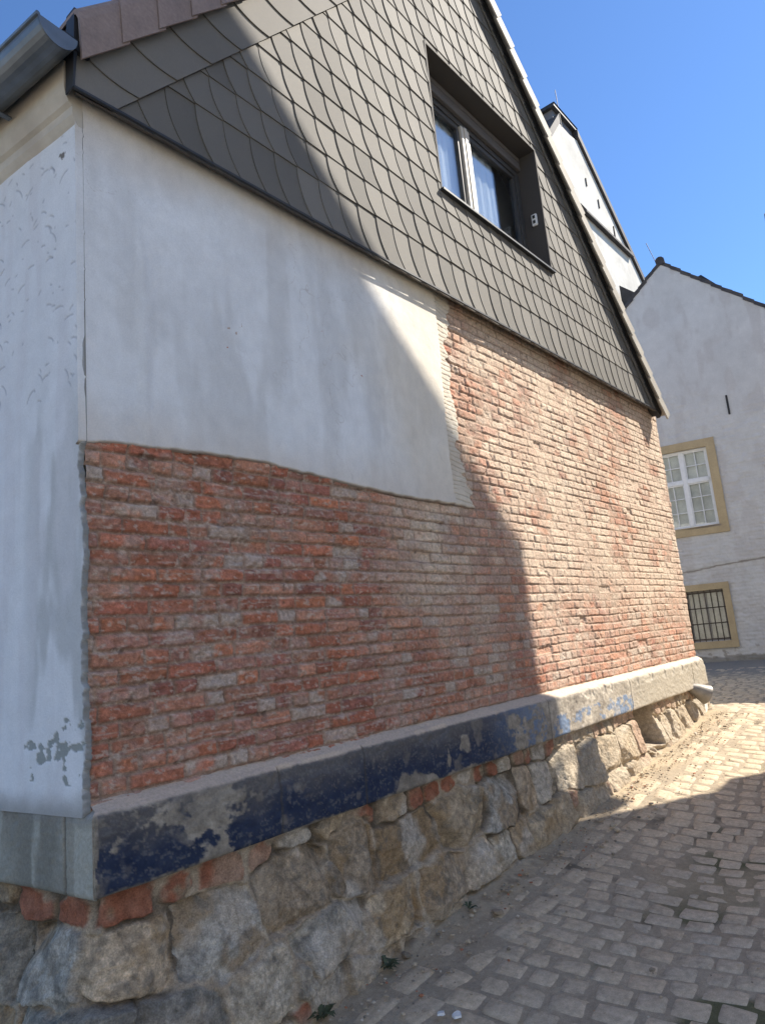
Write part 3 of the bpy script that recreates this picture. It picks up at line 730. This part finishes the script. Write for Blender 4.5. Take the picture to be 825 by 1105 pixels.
def pavers():
    V = []; Fq = []; Cc = []
    prof = np.array([0, .10, .30, .70, .90, 1.0])
    hp = np.array([-.016, -.0025, .0, .0, -.0025, -.016])
    G = np.minimum(hp[:, None], hp[None, :])
    idx = np.arange(36).reshape(6, 6)
    Q6 = np.stack([idx[:-1, :-1], idx[1:, :-1], idx[1:, 1:], idx[:-1, 1:]], -1).reshape(-1, 4)
    ns = 0
    def stone(ox, oy, ax, ay, w, d, big=False):
        """corner, long axis (ax), short axis (ay)"""
        nonlocal ns
        k = rng.normal(0, 1, 12)
        s = .035
        corner = np.array([[k[0], k[1]], [k[2], k[3]], [k[4], k[5]], [k[6], k[7]]])*.007
        u, v = np.meshgrid(prof, prof, indexing='ij')
        # rounded outline
        cu, cv = u-.5, v-.5
        sq = 1-.10*(np.abs(cu*2)**3)*(np.abs(cv*2)**3)
        cu, cv = cu*sq, cv*sq
        off = (corner[0]*((1-u)*(1-v))[..., None]+corner[1]*(u*(1-v))[..., None]+corner[2]*(u*v)[..., None]+corner[3]*((1-u)*v)[..., None])
        X = ox+ax[0]*(w*(cu+.5))+ay[0]*(d*(cv+.5))+off[..., 0]; Y = oy+ax[1]*(w*(cu+.5))+ay[1]*(d*(cv+.5))+off[..., 1]
        Z = gz(X, Y)+G*1.0+k[8]*.0022+cu*k[9]*.005+cv*k[10]*.005+(vn(X*16, Y*16, 220)-.5)*.004
        mx, my = X.mean(), Y.mean()
        b = rng.random(3)
        base = np.array([.44, .375, .29])*(.86+.24*b[0])
        if b[1] > .82: base = base*np.array([1.03, .95, .88])
        if b[1] < .18: base = base*np.array([.92, .96, 1.0])
        base = np.broadcast_to(base, (6, 6, 3)).copy()
        dust = np.clip(.36+.9*(fbm(X*.9, Y*.9, 3, 221)-.35)+.5*ss(-1.1, -.3, Y)+.35*ss(4.5, 7, X), 0, .9)
        dust = dust*(.7+.5*vn(X*9, Y*9, 222))
        base = cmix(base, (.55, .44, .305), np.clip(dust, 0, .92))
        edge = (G < -.004)
        base[edge] = base[edge]*.85
        V.append(np.stack([X, Y, Z], -1).reshape(-1, 3)); Cc.append(base.reshape(-1, 3)); Fq.append(Q6+ns*36); ns += 1
    th = math.radians(7.5)
    ay_ = np.array([-math.sin(th)*1.0, math.cos(th)])      # along a row (across the lane)
    ax_ = np.array([math.cos(th), math.sin(th)])           # from row to row
    r = 0; xr = -3.0
    while xr < 15.2:
        d = random.uniform(.14, .175)
        lo, hi = (-4.15, -.58) if xr < 10.0 else (-4.15, 3.2)
        v = lo-1.0-random.random()*.25
        bow = .02*math.sin(xr*1.3)
        while v < hi+1.3:
            w = random.uniform(.15, .235)
            p = ay_*v+ax_*xr
            c = p+ay_*w/2
            lim = -.60+.06*math.sin(c[0]*2.1) if c[0] < 10.05 else 3.0
            if lo < c[1] < lim and not (c[0] > 10 and c[0] < 0): stone(p[0]+bow*v, p[1], ay_, ax_, w-.006, d-.005)
            v += w
        xr += d
    # two runs of larger slabs along the foot of the wall
    for (y0, dd, zlift) in ((-.42, .17, 0), (-.615, .18, 0)):
        x = 1.8
        while x < 9.9:
            w = random.uniform(.22, .36)
            stone(x, y0, np.array([1, 0.0]), np.array([0, 1.0]), w-.014, dd-.012, True); x += w
    o = raw('cobblestones', np.concatenate(V), np.concatenate(Fq), np.concatenate(Cc), M['paver'])
    tag(o, 'uneven rows of worn dusty setts paving the sloping lane', kind='structure')
pavers()
# rubble crumbs along the wall foot
def crumbs():
    V = []; F = []; C = []; n = 0
    ico = bmesh.new(); bmesh.ops.create_icosphere(ico, subdivisions=1, radius=1); iv = np.array([v.co[:] for v in ico.verts]); fi = np.array([[v.index for v in f.verts] for f in ico.faces]); ico.free()
    for k in range(1500):
        x = rng.uniform(1.9, 9.8); y = -.19-abs(rng.normal(0, .22)); s = min(.03, .004*np.exp(abs(rng.normal(0, .6))))
        if rng.random() < .3: y = rng.uniform(-2.4, -.3); s *= .7
        p = iv*(1+rng.normal(0, .22, iv.shape))*np.array([1.2, 1, .7])*s
        a = rng.uniform(0, 6.28); p = p @ np.array([[math.cos(a), math.sin(a), 0], [-math.sin(a), math.cos(a), 0], [0, 0, 1]])
        z = float(gz(x, y))+.012+s*.3+.008*max(0, min(1, (y+.5)/.3))
        V.append(p+np.array([x, y, z])); F.append(fi+n); n += len(iv)
        b = np.array([(.44, .36, .26), (.36, .29, .21), (.38, .17, .10), (.5, .43, .34), (.24, .2, .15)][rng.choice(5, p=[.4, .25, .07, .13, .15])])
        C.append(np.broadcast_to(b*rng.uniform(.8, 1.2), iv.shape))
    o = raw('stone_crumbs', np.concatenate(V), np.concatenate(F), np.concatenate(C), M['chip'], smooth=False)
    tag(o, 'loose stone crumbs and grit strewn along the foot of the wall', kind='stuff')
crumbs()
def scrap(x, y, r, seed, label):
    rs = random.Random(seed); mb = MB(); n = 9; z = float(gz(x, y))+.014
    ring = [(x+r*rs.uniform(.6, 1.1)*math.cos(6.283*k/n)*1.3, y+r*rs.uniform(.6, 1.1)*math.sin(6.283*k/n), z+rs.uniform(0, .006)) for k in range(n)]
    mb.prism(ring, [(p[0]*.9+x*.1, p[1]*.9+y*.1, p[2]+.010) for p in ring])
    o = mb.build('plaster_scrap', M['swhite']); tag(o, label, 'plaster scrap', 'white plaster scraps on the paving')
scrap(2.95, -.67, .020, 3, 'small round white plaster scrap on the dusty paving, nearer to the wall of the two')
scrap(2.98, -.74, .024, 5, 'longer white plaster scrap on the dusty paving, further from the wall of the two')
def weed(x, y, n, L, seed, label):
    rs = random.Random(seed); mb = MB(); z0 = float(gz(x, y))+.03
    for k in range(n):
        a = rs.uniform(0, 6.28); l = L*rs.uniform(.5, 1); w = l*.16; up = rs.uniform(.3, 1.1)
        d = Vector((math.cos(a), math.sin(a), 0)); s = Vector((-d.y, d.x, 0)); b = Vector((x+rs.uniform(-.03, .03), y+rs.uniform(-.02, .02), z0))
        p1 = b+d*l*.5+Vector((0, 0, l*.5*up)); p2 = b+d*l+Vector((0, 0, l*.35*up))
        mb.poly([b-s*w*.2, p1-s*w, p2, p1+s*w, b+s*w*.2])
    o = mb.build('weed', M['leaf'], recalc=False); tag(o, label, 'weed', 'weeds at the foot of the wall')
weed(2.62, -.20, 16, .10, 1, 'small weed with flat leaves at the wall foot near the white plaster scraps')
weed(3.12, -.20, 14, .09, 2, 'little dark weed tuft in the rubble between two base stones of the wall')
weed(3.9, -.22, 10, .07, 3, 'tiny weed sprouting beside the paving slabs along the shaded wall foot')

# ------------------------------------------------------------------ white house closing the lane
P3 = np.array([17.4, 1.48, 0]); D3 = np.array([-.189, .982, 0]); N3 = np.array([-.982, -.189, 0])
def ff(s, h, z):
    s, h, z = np.broadcast_arrays(s, h, z)
    return np.stack([P3[0]+D3[0]*s+N3[0]*h, P3[1]+D3[1]*s+N3[1]*h, z], -1)
def ffp(s, h, z): return tuple(ff(np.float64(s), np.float64(h), np.float64(z)))
wh = empty('white_house', ffp(0, -3, -1.15))
tag(wh, 'whitewashed gabled house closing the lane, with ochre framed windows and an iron wall tie', 'house')
RZ, RS = 8.70, .04; SR = .905
def rt(s): return RZ-SR*np.abs(s-RS)
OPN = [(-.235, .905, 2.0, 3.86), (-.06, .745, -.64, .52)]
def far_wall():
    ss_ = np.concatenate([np.arange(-2.62, -2.2, .06), np.arange(-2.2, 1.2, .017), np.arange(1.2, 4.2, .06)]); zs = np.arange(-1.4, 8.72, .019)
    U, Z = np.meshgrid(ss_, zs, indexing='ij')
    row = np.floor(Z/.085); fv = Z/.085-row; fu = (U/.26+.5*(row % 2)+_h(row, row*0, 9)*.3) % 1
    e = np.minimum(np.minimum(fv, 1-fv)*.085, np.minimum(fu, 1-fu)*.26)
    br = ss(5.8, 4.2, Z+(fbm(U, Z, 3, 401)-.5)*2.5)
    H = br*(.009*ss(.0, .016, e)+.014*(_h(row, np.floor(U/.26+.5*(row % 2)), 11)-.5)+(fbm(U*14, Z*20, 3, 402)-.5)*.022)+(fbm(U*.8, Z*.8, 3, 403)-.5)*.03
    led = ss(1.03, 1.05, Z-.09*(-U)/1.2+(fbm(U*4, U*0, 3, 404)-.5)*.05); H += .03*led
    base = ss(-.97, -1.02, Z+(fbm(U*3, Z*3, 3, 405)-.5)*.12)
    c = solid(U.shape, (.52, .515, .51))*(.92+.16*fbm(U*2, Z*2, 4, 406))[..., None]
    c = cmix(c, (.45, .43, .42), .6*ss(.5, .66, fbm(U*4, Z*1.5, 4, 407)))
    c = cmix(c, (.30, .28, .25), .85*ss(.55, .62, fbm(U*9, Z*14, 4, 408)+.20*ss(-.75, -1.0, Z)-.12)*ss(-.6, -.85, Z))
    c = cmix(c, (.20, .19, .17), .8*base)
    c = cmix(c, (.2, .18, .17), .8*ss(.016, .006, np.abs(Z-.09*(-U)/1.2-1.03+(fbm(U*4, U*0, 3, 404)-.5)*.05)))
    for (a, b, z0, z1) in OPN:
        k = (U > a) & (U < b) & (Z > z0) & (Z < z1); H = np.where(k, -.14, H)
    keep = Z < rt(U)-.0
    grid('wall', ff(U, H, Z), c, keep=keep, m=M['limewash'], parent=wh)
far_wall()
mb = MB()
pf = [(-2.6, -1.5), (4.15, -1.5), (4.15, rt(4.15)-.1), (RS, RZ-.1), (-2.6, rt(-2.6)-.1)]
mb.prism([ffp(s, -.2, z) for s, z in pf], [ffp(s, -9, z) for s, z in pf]); mb.box((4.08, -.25, -1.5), (4.17, .0, rt(4.15)-.12), ffp)
mb.build('house_body', M['white'], wh)
mb = MB(); rs = random.Random(9)
for sg in (-1, 1):
    ext = 2.62 if sg < 0 else 4.4
    n = int(ext/.19)
    for k in range(n):
        a0, a1 = ext*k/n, ext*(k+1)/n+.03; dz = rs.uniform(-.012, .02)
        s0, s1 = RS+sg*a0, RS+sg*a1; z0, z1 = RZ-SR*a0+.03+dz, RZ-SR*a1+.06+dz
        q4 = [(s0, z0-.10), (s1, z1-.10), (s1, z1), (s0, z0)]
        mb.prism([ffp(s, .06+rs.uniform(-.015, .015), z) for s, z in q4], [ffp(s, -9.2, z) for s, z in q4])
mb.tube([ffp(RS, .09, RZ+.03), ffp(RS, -9.2, RZ+.03)], .11, 10)
rf = mb.build('roof', M['darktile'], wh)
mb = MB()
def hz(s): return RZ-SR*abs(s-RS)
mb.prism([ffp(-.62, -.25, hz(-.62)+.05), ffp(-1.5, -.25, hz(-1.5)+.05), ffp(-.80, -.25, hz(-.8)+.26)], [ffp(-.62, -1.2, hz(-.62)+.05), ffp(-1.5, -1.2, hz(-1.5)+.05), ffp(-.80, -1.2, hz(-.8)+.26)])
mb.build('roof_hatch', M['lead'], rf)
mb = MB(); mb.tube([ffp(.12, -.05, RZ), ffp(.30, -.2, RZ+.75)], .008, 6); mb.build('lightning_rod', M['iron'], rf)
mb = MB(); mb.box((-.878, .02, 4.50), (-.835, .06, 4.97), ffp); mb.build('wall_tie', M['iron'], wh, bevel=.008)
def surround(par, a, b, z0, z1, oa, ob, oz0, oz1):
    mb = MB()
    for (p, q) in (((oa, oz0), (ob, z0)), ((oa, z1), (ob, oz1)), ((oa, z0), (a, z1)), ((b, z0), (ob, z1))):
        mb.box((p[0], -.10, p[1]), (q[0], .075, q[1]), ffp)
    mb.build('surround', M['ochre'], par, bevel=.004)
def wroot(s, z):
    w = empty('window', (0, 0, 0)); w.parent = wh; w.location = Vector(ffp(s, 0, z))-wh.location; return w
w1 = wroot(.2, 1.8); w1['label'] = 'tall white casement window with small panes in an ochre surround'
a, b, z0, z1 = OPN[0]; surround(w1, a, b, z0, z1, -.43, 1.10, 1.80, 4.05)
fr = MB(); xm, zt = (a+b)/2, 3.10
def bar(m, p, q, h0=-.115, h1=-.05): m.box((p[0], h0, p[1]), (q[0], h1, q[1]), ffp)
E_, F_ = .04, .042
bar(fr, (a, z0), (a+E_, z1)); bar(fr, (b-E_, z0), (b, z1)); bar(fr, (a+E_, z0), (b-E_, z0+E_)); bar(fr, (a+E_, z1-E_), (b-E_, z1))
bar(fr, (xm-F_, z0+E_), (xm+F_, z1-E_), -.115, -.035); bar(fr, (a+E_, zt-F_), (xm-F_, zt+F_), -.115, -.03); bar(fr, (xm+F_, zt-F_), (b-E_, zt+F_), -.115, -.03)
f1 = fr.build('window_frame', M['whitewood'], w1, bevel=.004)
for (x0, x1) in ((a+E_, xm-F_), (xm+F_, b-E_)):
    for (y0, y1, nz) in ((z0+E_, zt-F_, 3), (zt+F_, z1-E_, 2)):
        m_ = MB(); t_ = .028
        bar(m_, (x0, y0), (x0+t_, y1), -.11, -.06); bar(m_, (x1-t_, y0), (x1, y1), -.11, -.06); bar(m_, (x0+t_, y0), (x1-t_, y0+t_), -.11, -.06); bar(m_, (x0+t_, y1-t_), (x1-t_, y1), -.11, -.06)
        xc = (x0+x1)/2; bar(m_, (xc-.010, y0+t_), (xc+.010, y1-t_), -.105, -.068)
        for k in range(1, nz):
            zc = y0+(y1-y0)*k/nz; bar(m_, (x0+t_, zc-.010), (xc-.010, zc+.010), -.105, -.068); bar(m_, (xc+.010, zc-.010), (x1-t_, zc+.010), -.105, -.068)
        so = m_.build('sash', M['whitewood'], w1)
        g = MB(); g.box((x0+t_, -.098, y0+t_), (x1-t_, -.092, y1-t_), ffp); g.build('pane', M['old_glass'], so)
m_ = MB(); m_.box((a, -.125, z0), (b, -.121, z1), ffp); m_.build('curtain', mat('net_curtain', (.74, .70, .60), .9, noise=[(3, .2, None)]), w1)
m_ = MB(); m_.box((a-.04, -.05, z0-.05), (b+.04, .075, z0-.004), ffp); m_.build('sill', mat('weathered_sill', (.30, .25, .21), .8), w1, bevel=.006)
w2 = wroot(.27, -.7); w2['label'] = 'low window behind a dark iron grille in an ochre surround'
a, b, z0, z1 = OPN[1]; surround(w2, a, b, z0, z1, -.20, .89, -.80, .67)
fr = MB(); bar(fr, (a, z0), (a+.05, z1), -.12, -.07); bar(fr, (b-.05, z0), (b, z1), -.12, -.07); bar(fr, (a+.05, z0), (b-.05, z0+.05), -.12, -.07); bar(fr, (a+.05, z1-.05), (b-.05, z1), -.12, -.07); bar(fr, ((a+b)/2-.03, z0+.05), ((a+b)/2+.03, z1-.05), -.12, -.07)
fr.build('window_frame', mat('grey_wood', (.3, .28, .25), .7), w2)
g = MB(); g.box((a+.05, -.10, z0+.05), (b-.05, -.096, z1-.05), ffp); g.build('pane', M['old_glass'], w2)
m_ = MB(); m_.box((a, -.125, z0), (b, -.121, z1), ffp); m_.build('curtain', mat('brown_blind', (.50, .44, .35), .9, noise=[(5, .25, None)]), w2)
gr = MB()
for k in range(7):
    s = a+.02+(b-a-.04)*k/6; gr.tube([ffp(s, .005, z0+.0), ffp(s, .005, z1-.0)], .009, 6)
for k in range(4):
    z = z0+.05+(z1-z0-.1)*k/3; gr.box((a, -.006, z-.012), (b, .004, z+.012), ffp)
gr.build('grille', mat('rusty_iron', (.085, .066, .055), .7), w2)

# taller house joined to its street side (throws the shade over the end of the lane)
sh = empty('adjoining_house', ffp(-6.5, -3, -1.2)); tag(sh, 'pale two storey house joined to the street side of the white house', 'house')
mb = MB(); mb.box((-11, -9, -1.6), (-2.64, -.02, 8.2), ffp); mb.build('wall', M['caster'], sh)
mb = MB(); mb.prism([ffp(-11.2, .25, 8.2), ffp(-11.2, -9.2, 8.2), ffp(-11.2, -4.5, 11.4)], [ffp(-2.66, .25, 8.2), ffp(-2.66, -9.2, 8.2), ffp(-2.66, -4.5, 11.4)]); mb.build('roof', M['darktile'], sh)
for s in (-9.6, -7.2, -4.8):
    for z in (.2, 3.4):
        m_ = MB(); m_.box((s-.5, -.03, z), (s+.5, .01, z+1.6), ffp); wf = m_.build('window', M['whitewood'], sh)
        m_ = MB(); m_.box((s-.42, .012, z+.08), (s-.03, .018, z+1.52), ffp); m_.box((s+.03, .012, z+.08), (s+.42, .018, z+1.52), ffp); m_.build('pane', M['ant'], wf)

# ------------------------------------------------------------------ tall white gable with chimney, further back
tg = empty('tall_gable_house', (22.8, 8, -1)); tag(tg, 'tall sunlit white gable with a chimney at its top, showing behind the slate gable', 'house')
YG = 5.0
def gl(x): return 17.18-.79*(x-22.82)
mb = MB(); G = [(16.5, -1.4), (30.5, -1.4), (30.5, gl(30.5)), (22.82, 17.18), (21.16, 16.9), (16.5, 11.5)]
mb.prism([(x, YG, z) for x, z in G], [(x, YG+9, z) for x, z in G]); mb.build('wall', M['white'], tg)
mb = MB()
mb.prism([(22.75, YG-.10, 17.26), (30.9, YG-.10, gl(30.9)+.02), (30.9, YG-.10, gl(30.9)+.36), (22.75, YG-.10, 17.56)], [(22.75, YG+9, 17.26), (30.9, YG+9, gl(30.9)+.02), (30.9, YG+9, gl(30.9)+.36), (22.75, YG+9, 17.56)])
mb.prism([(21.2, YG-.10, 16.95), (16.2, YG-.10, 11.2), (16.2, YG-.10, 11.5), (21.2, YG-.10, 17.3)], [(21.2, YG+9, 16.95), (16.2, YG+9, 11.2), (16.2, YG+9, 11.5), (21.2, YG+9, 17.3)])
mb.build('roof', M['darktile'], tg)
mb = MB(); mb.prism([(22.2, YG-.0, 14.02), (26.6, YG-.0, 14.02), (26.6, YG-.0, 14.40), (22.2, YG-.0, 14.40)], [(22.2, YG-.18, 13.98), (26.6, YG-.18, 13.98), (26.6, YG-.18, 14.06), (22.2, YG-.18, 14.06)])
mb.build('string_course', M['darktile'], tg)
mb = MB(); mb.tube([(24.9, YG-.12, 14.1), (24.9, YG-.12, 14.6)], .03, 6); mb.build('vent_pipe', M['iron'], tg)
mb = MB(); mb.box((21.15, YG+.1, 15.5), (22.7, YG+1.2, 17.55)); ch = mb.build('chimney', mat('chimney_sheet', (.13, .13, .14), .6, noise=[(2, .2, None)]), tg)
mb = MB(); mb.box((21.0, YG-.05, 17.55), (22.86, YG+1.35, 17.66)); mb.prism([(20.98, YG-.08, 17.66), (22.88, YG-.08, 17.66), (22.88, YG+1.38, 17.66), (20.98, YG+1.38, 17.66)], [(21.7, YG+.5, 17.95), (22.1, YG+.5, 17.95), (22.1, YG+.8, 17.95), (21.7, YG+.8, 17.95)]); mb.build('chimney_cap', M['lead'], ch)
mb = MB(); mb.tube([(21.5, YG-.02, 17.0), (21.4, YG-.02, 18.4)], .012, 6); mb.build('lightning_rod', M['lead'], tg)
for (x, z, hh) in ((23.05, 15.45, .45), (24.0, 15.0, .5)):
    mb = MB(); mb.box((x-.025, YG-.04, z), (x+.025, YG-.002, z+hh*.7)); mb.build('wall_tie', M['iron'], tg)
mb = MB(); mb.prism([(24.2, YG-.2, 11.0), (28.5, YG-.2, 11.0), (28.5, YG-.2, 11.9), (24.2, YG-.2, 11.9)], [(24.2, YG-2.6, 9.4), (28.5, YG-2.6, 9.4), (28.5, YG-2.6, 9.6), (24.2, YG-2.6, 9.6)]); mb.build('annexe_roof', M['darktile'], tg)

# ------------------------------------------------------------------ house across the lane: its gable throws the big shadow
TS = np.array([1.5, -1.0, 1.75])                        # direction to the sun
YC = -4.5
k_ = -YC
cx = 5.60+1.5*k_; ez = .66+1.75*k_; apx = 1.6+1.5*k_; apz = .66+.965*(5.50-1.6)+1.75*k_; lx = -.2+1.5*k_
nh = empty('lane_house', (cx-2.7, YC-4, -1.6)); tag(nh, 'pale gabled house across the lane whose gable shades the brick wall', 'house')
mb = MB(); G = [(lx, -2.6), (cx, -2.6), (cx, ez), (apx, apz), (lx, apz-.965*(apx-lx))]
mb.prism([(x, YC, z) for x, z in G], [(x, YC-9, z) for x, z in G]); mb.build('wall', M['caster'], nh)
mb = MB()
for (p, q) in (((cx, ez), (apx, apz)), ((lx, apz-.965*(apx-lx)), (apx, apz))):
    mb.prism([(p[0], YC, p[1]+.004), (q[0], YC, q[1]+.004), (q[0], YC, q[1]+.09), (p[0], YC, p[1]+.09)], [(p[0], YC-9, p[1]+.004), (q[0], YC-9, q[1]+.004), (q[0], YC-9, q[1]+.09), (p[0], YC-9, p[1]+.09)])
mb.build('roof', M['darktile'], nh)
for x in (10.0, 12.2):
    for z in (.0, 3.2):
        mb = MB(); mb.box((x-.45, YC-.02, z), (x+.45, YC+.03, z+1.5)); wf = mb.build('window', M['whitewood'], nh)
        mb = MB(); mb.box((x-.38, YC+.031, z+.07), (x-.03, YC+.036, z+1.43)); mb.box((x+.03, YC+.031, z+.07), (x+.38, YC+.036, z+1.43)); mb.build('pane', M['ant'], wf)
mb = MB()                                               # lantern on a bracket at the corner
lc = np.array([6.17, -.14, -1.36])+TS*(-YC+.5)
mb.box((lc[0]-.13, lc[1]-.13, lc[2]-.30), (lc[0]+.13, lc[1]+.13, lc[2]+.22)); mb.prism([(lc[0]-.17, lc[1]-.17, lc[2]+.22), (lc[0]+.17, lc[1]-.17, lc[2]+.22), (lc[0]+.17, lc[1]+.17, lc[2]+.22), (lc[0]-.17, lc[1]+.17, lc[2]+.22)], [(lc[0]-.03, lc[1]-.03, lc[2]+.36), (lc[0]+.03, lc[1]-.03, lc[2]+.36), (lc[0]+.03, lc[1]+.03, lc[2]+.36), (lc[0]-.03, lc[1]+.03, lc[2]+.36)])
mb.tube([(lc[0], lc[1], lc[2]+.36), (lc[0], lc[1], lc[2]+.42), (cx-.02, lc[1], lc[2]+.42)], .018, 8)
mb.build('wall_lantern', M['iron'], nh)

bh = empty('bounce_fill_house', (-6.5, -9, -2.2)); tag(bh, 'added white house, unseen behind the viewer, bouncing sunlight into the shaded lane', 'house')  # unseen house added so its sunlit wall brightens the shaded lane
mb = MB(); mb.prism([(-3.2, -15, -3), (-3.2, -4.6, -3), (-3.2, -4.6, 6.5), (-3.2, -15, 6.5)], [(-11, -15, -3), (-11, -4.6, -3), (-11, -4.6, 6.5), (-11, -15, 6.5)]); mb.build('wall', mat('bounce_render', (.8, .76, .68), .92, noise=[(1.2, .06, None)], bump=[(40, .3, .006)]), bh)
mb = MB(); mb.prism([(-2.9, -15.2, 6.5), (-11.3, -15.2, 6.5), (-7.1, -15.2, 10)], [(-2.9, -4.4, 6.5), (-11.3, -4.4, 6.5), (-7.1, -4.4, 10)]); mb.build('roof', M['darktile'], bh)
for y in (-13.2, -10.0, -6.8):
    for z in (-.4, 3.1):
        mb = MB(); mb.box((-3.22, y-.45, z), (-3.17, y+.45, z+1.4)); wf = mb.build('window', M['whitewood'], bh)
        mb = MB(); mb.box((-3.169, y-.38, z+.07), (-3.164, y-.03, z+1.33)); mb.box((-3.169, y+.03, z+.07), (-3.164, y+.38, z+1.33)); mb.build('pane', M['ant'], wf)

# ------------------------------------------------------------------ sky, sun, camera
W = bpy.data.worlds.new('World'); S.world = W; W.use_nodes = True; nt = W.node_tree
sky = nt.nodes.new('ShaderNodeTexSky'); sky.sky_type = 'NISHITA'; sky.sun_disc = False
d = Vector(TS).normalized(); el = math.asin(d.z); rot = math.atan2(d.x, d.y)
sky.sun_elevation = el; sky.sun_rotation = rot; sky.air_density = 1.05; sky.dust_density = .1; sky.ozone_density = 10.0; sky.altitude = 100
bg = nt.nodes['Background']; nt.links.new(sky.outputs[0], bg.inputs[0]); bg.inputs[1].default_value = .08
sl = bpy.data.lights.new('sun', 'SUN'); sl.energy = 3.6; sl.angle = math.radians(.4); sl.color = (1, .93, .82)
so = bpy.data.objects.new('sun', sl); COL.objects.link(so); so.rotation_euler = (-d).to_track_quat('-Z', 'Y').to_euler(); so.location = (20, -15, 25)
cam = bpy.data.cameras.new('camera'); co = bpy.data.objects.new('camera', cam); COL.objects.link(co); S.camera = co
cam.sensor_fit = 'VERTICAL'; cam.sensor_height = 36; cam.lens = 24.7315; cam.clip_start = .05; cam.clip_end = 600
R = Matrix(((.64265409, .08277746, .76167159), (-.76086046, .18564264, .62179431), (-.08992817, -.97912446, .1822861)))
rm = Matrix((R.col[0], -R.col[1], -R.col[2])).transposed().to_4x4()
co.matrix_world = Matrix.Translation((0, -3, 0)) @ rm
for o in list(COL.objects):
    if o.parent is None: o.location.z += LIFT
S.view_settings.view_transform = 'Standard'; S.view_settings.look = 'None'; S.view_settings.exposure = 1.42; S.view_settings.gamma = 1
S.cycles.max_bounces = 6; S.cycles.use_denoising = True
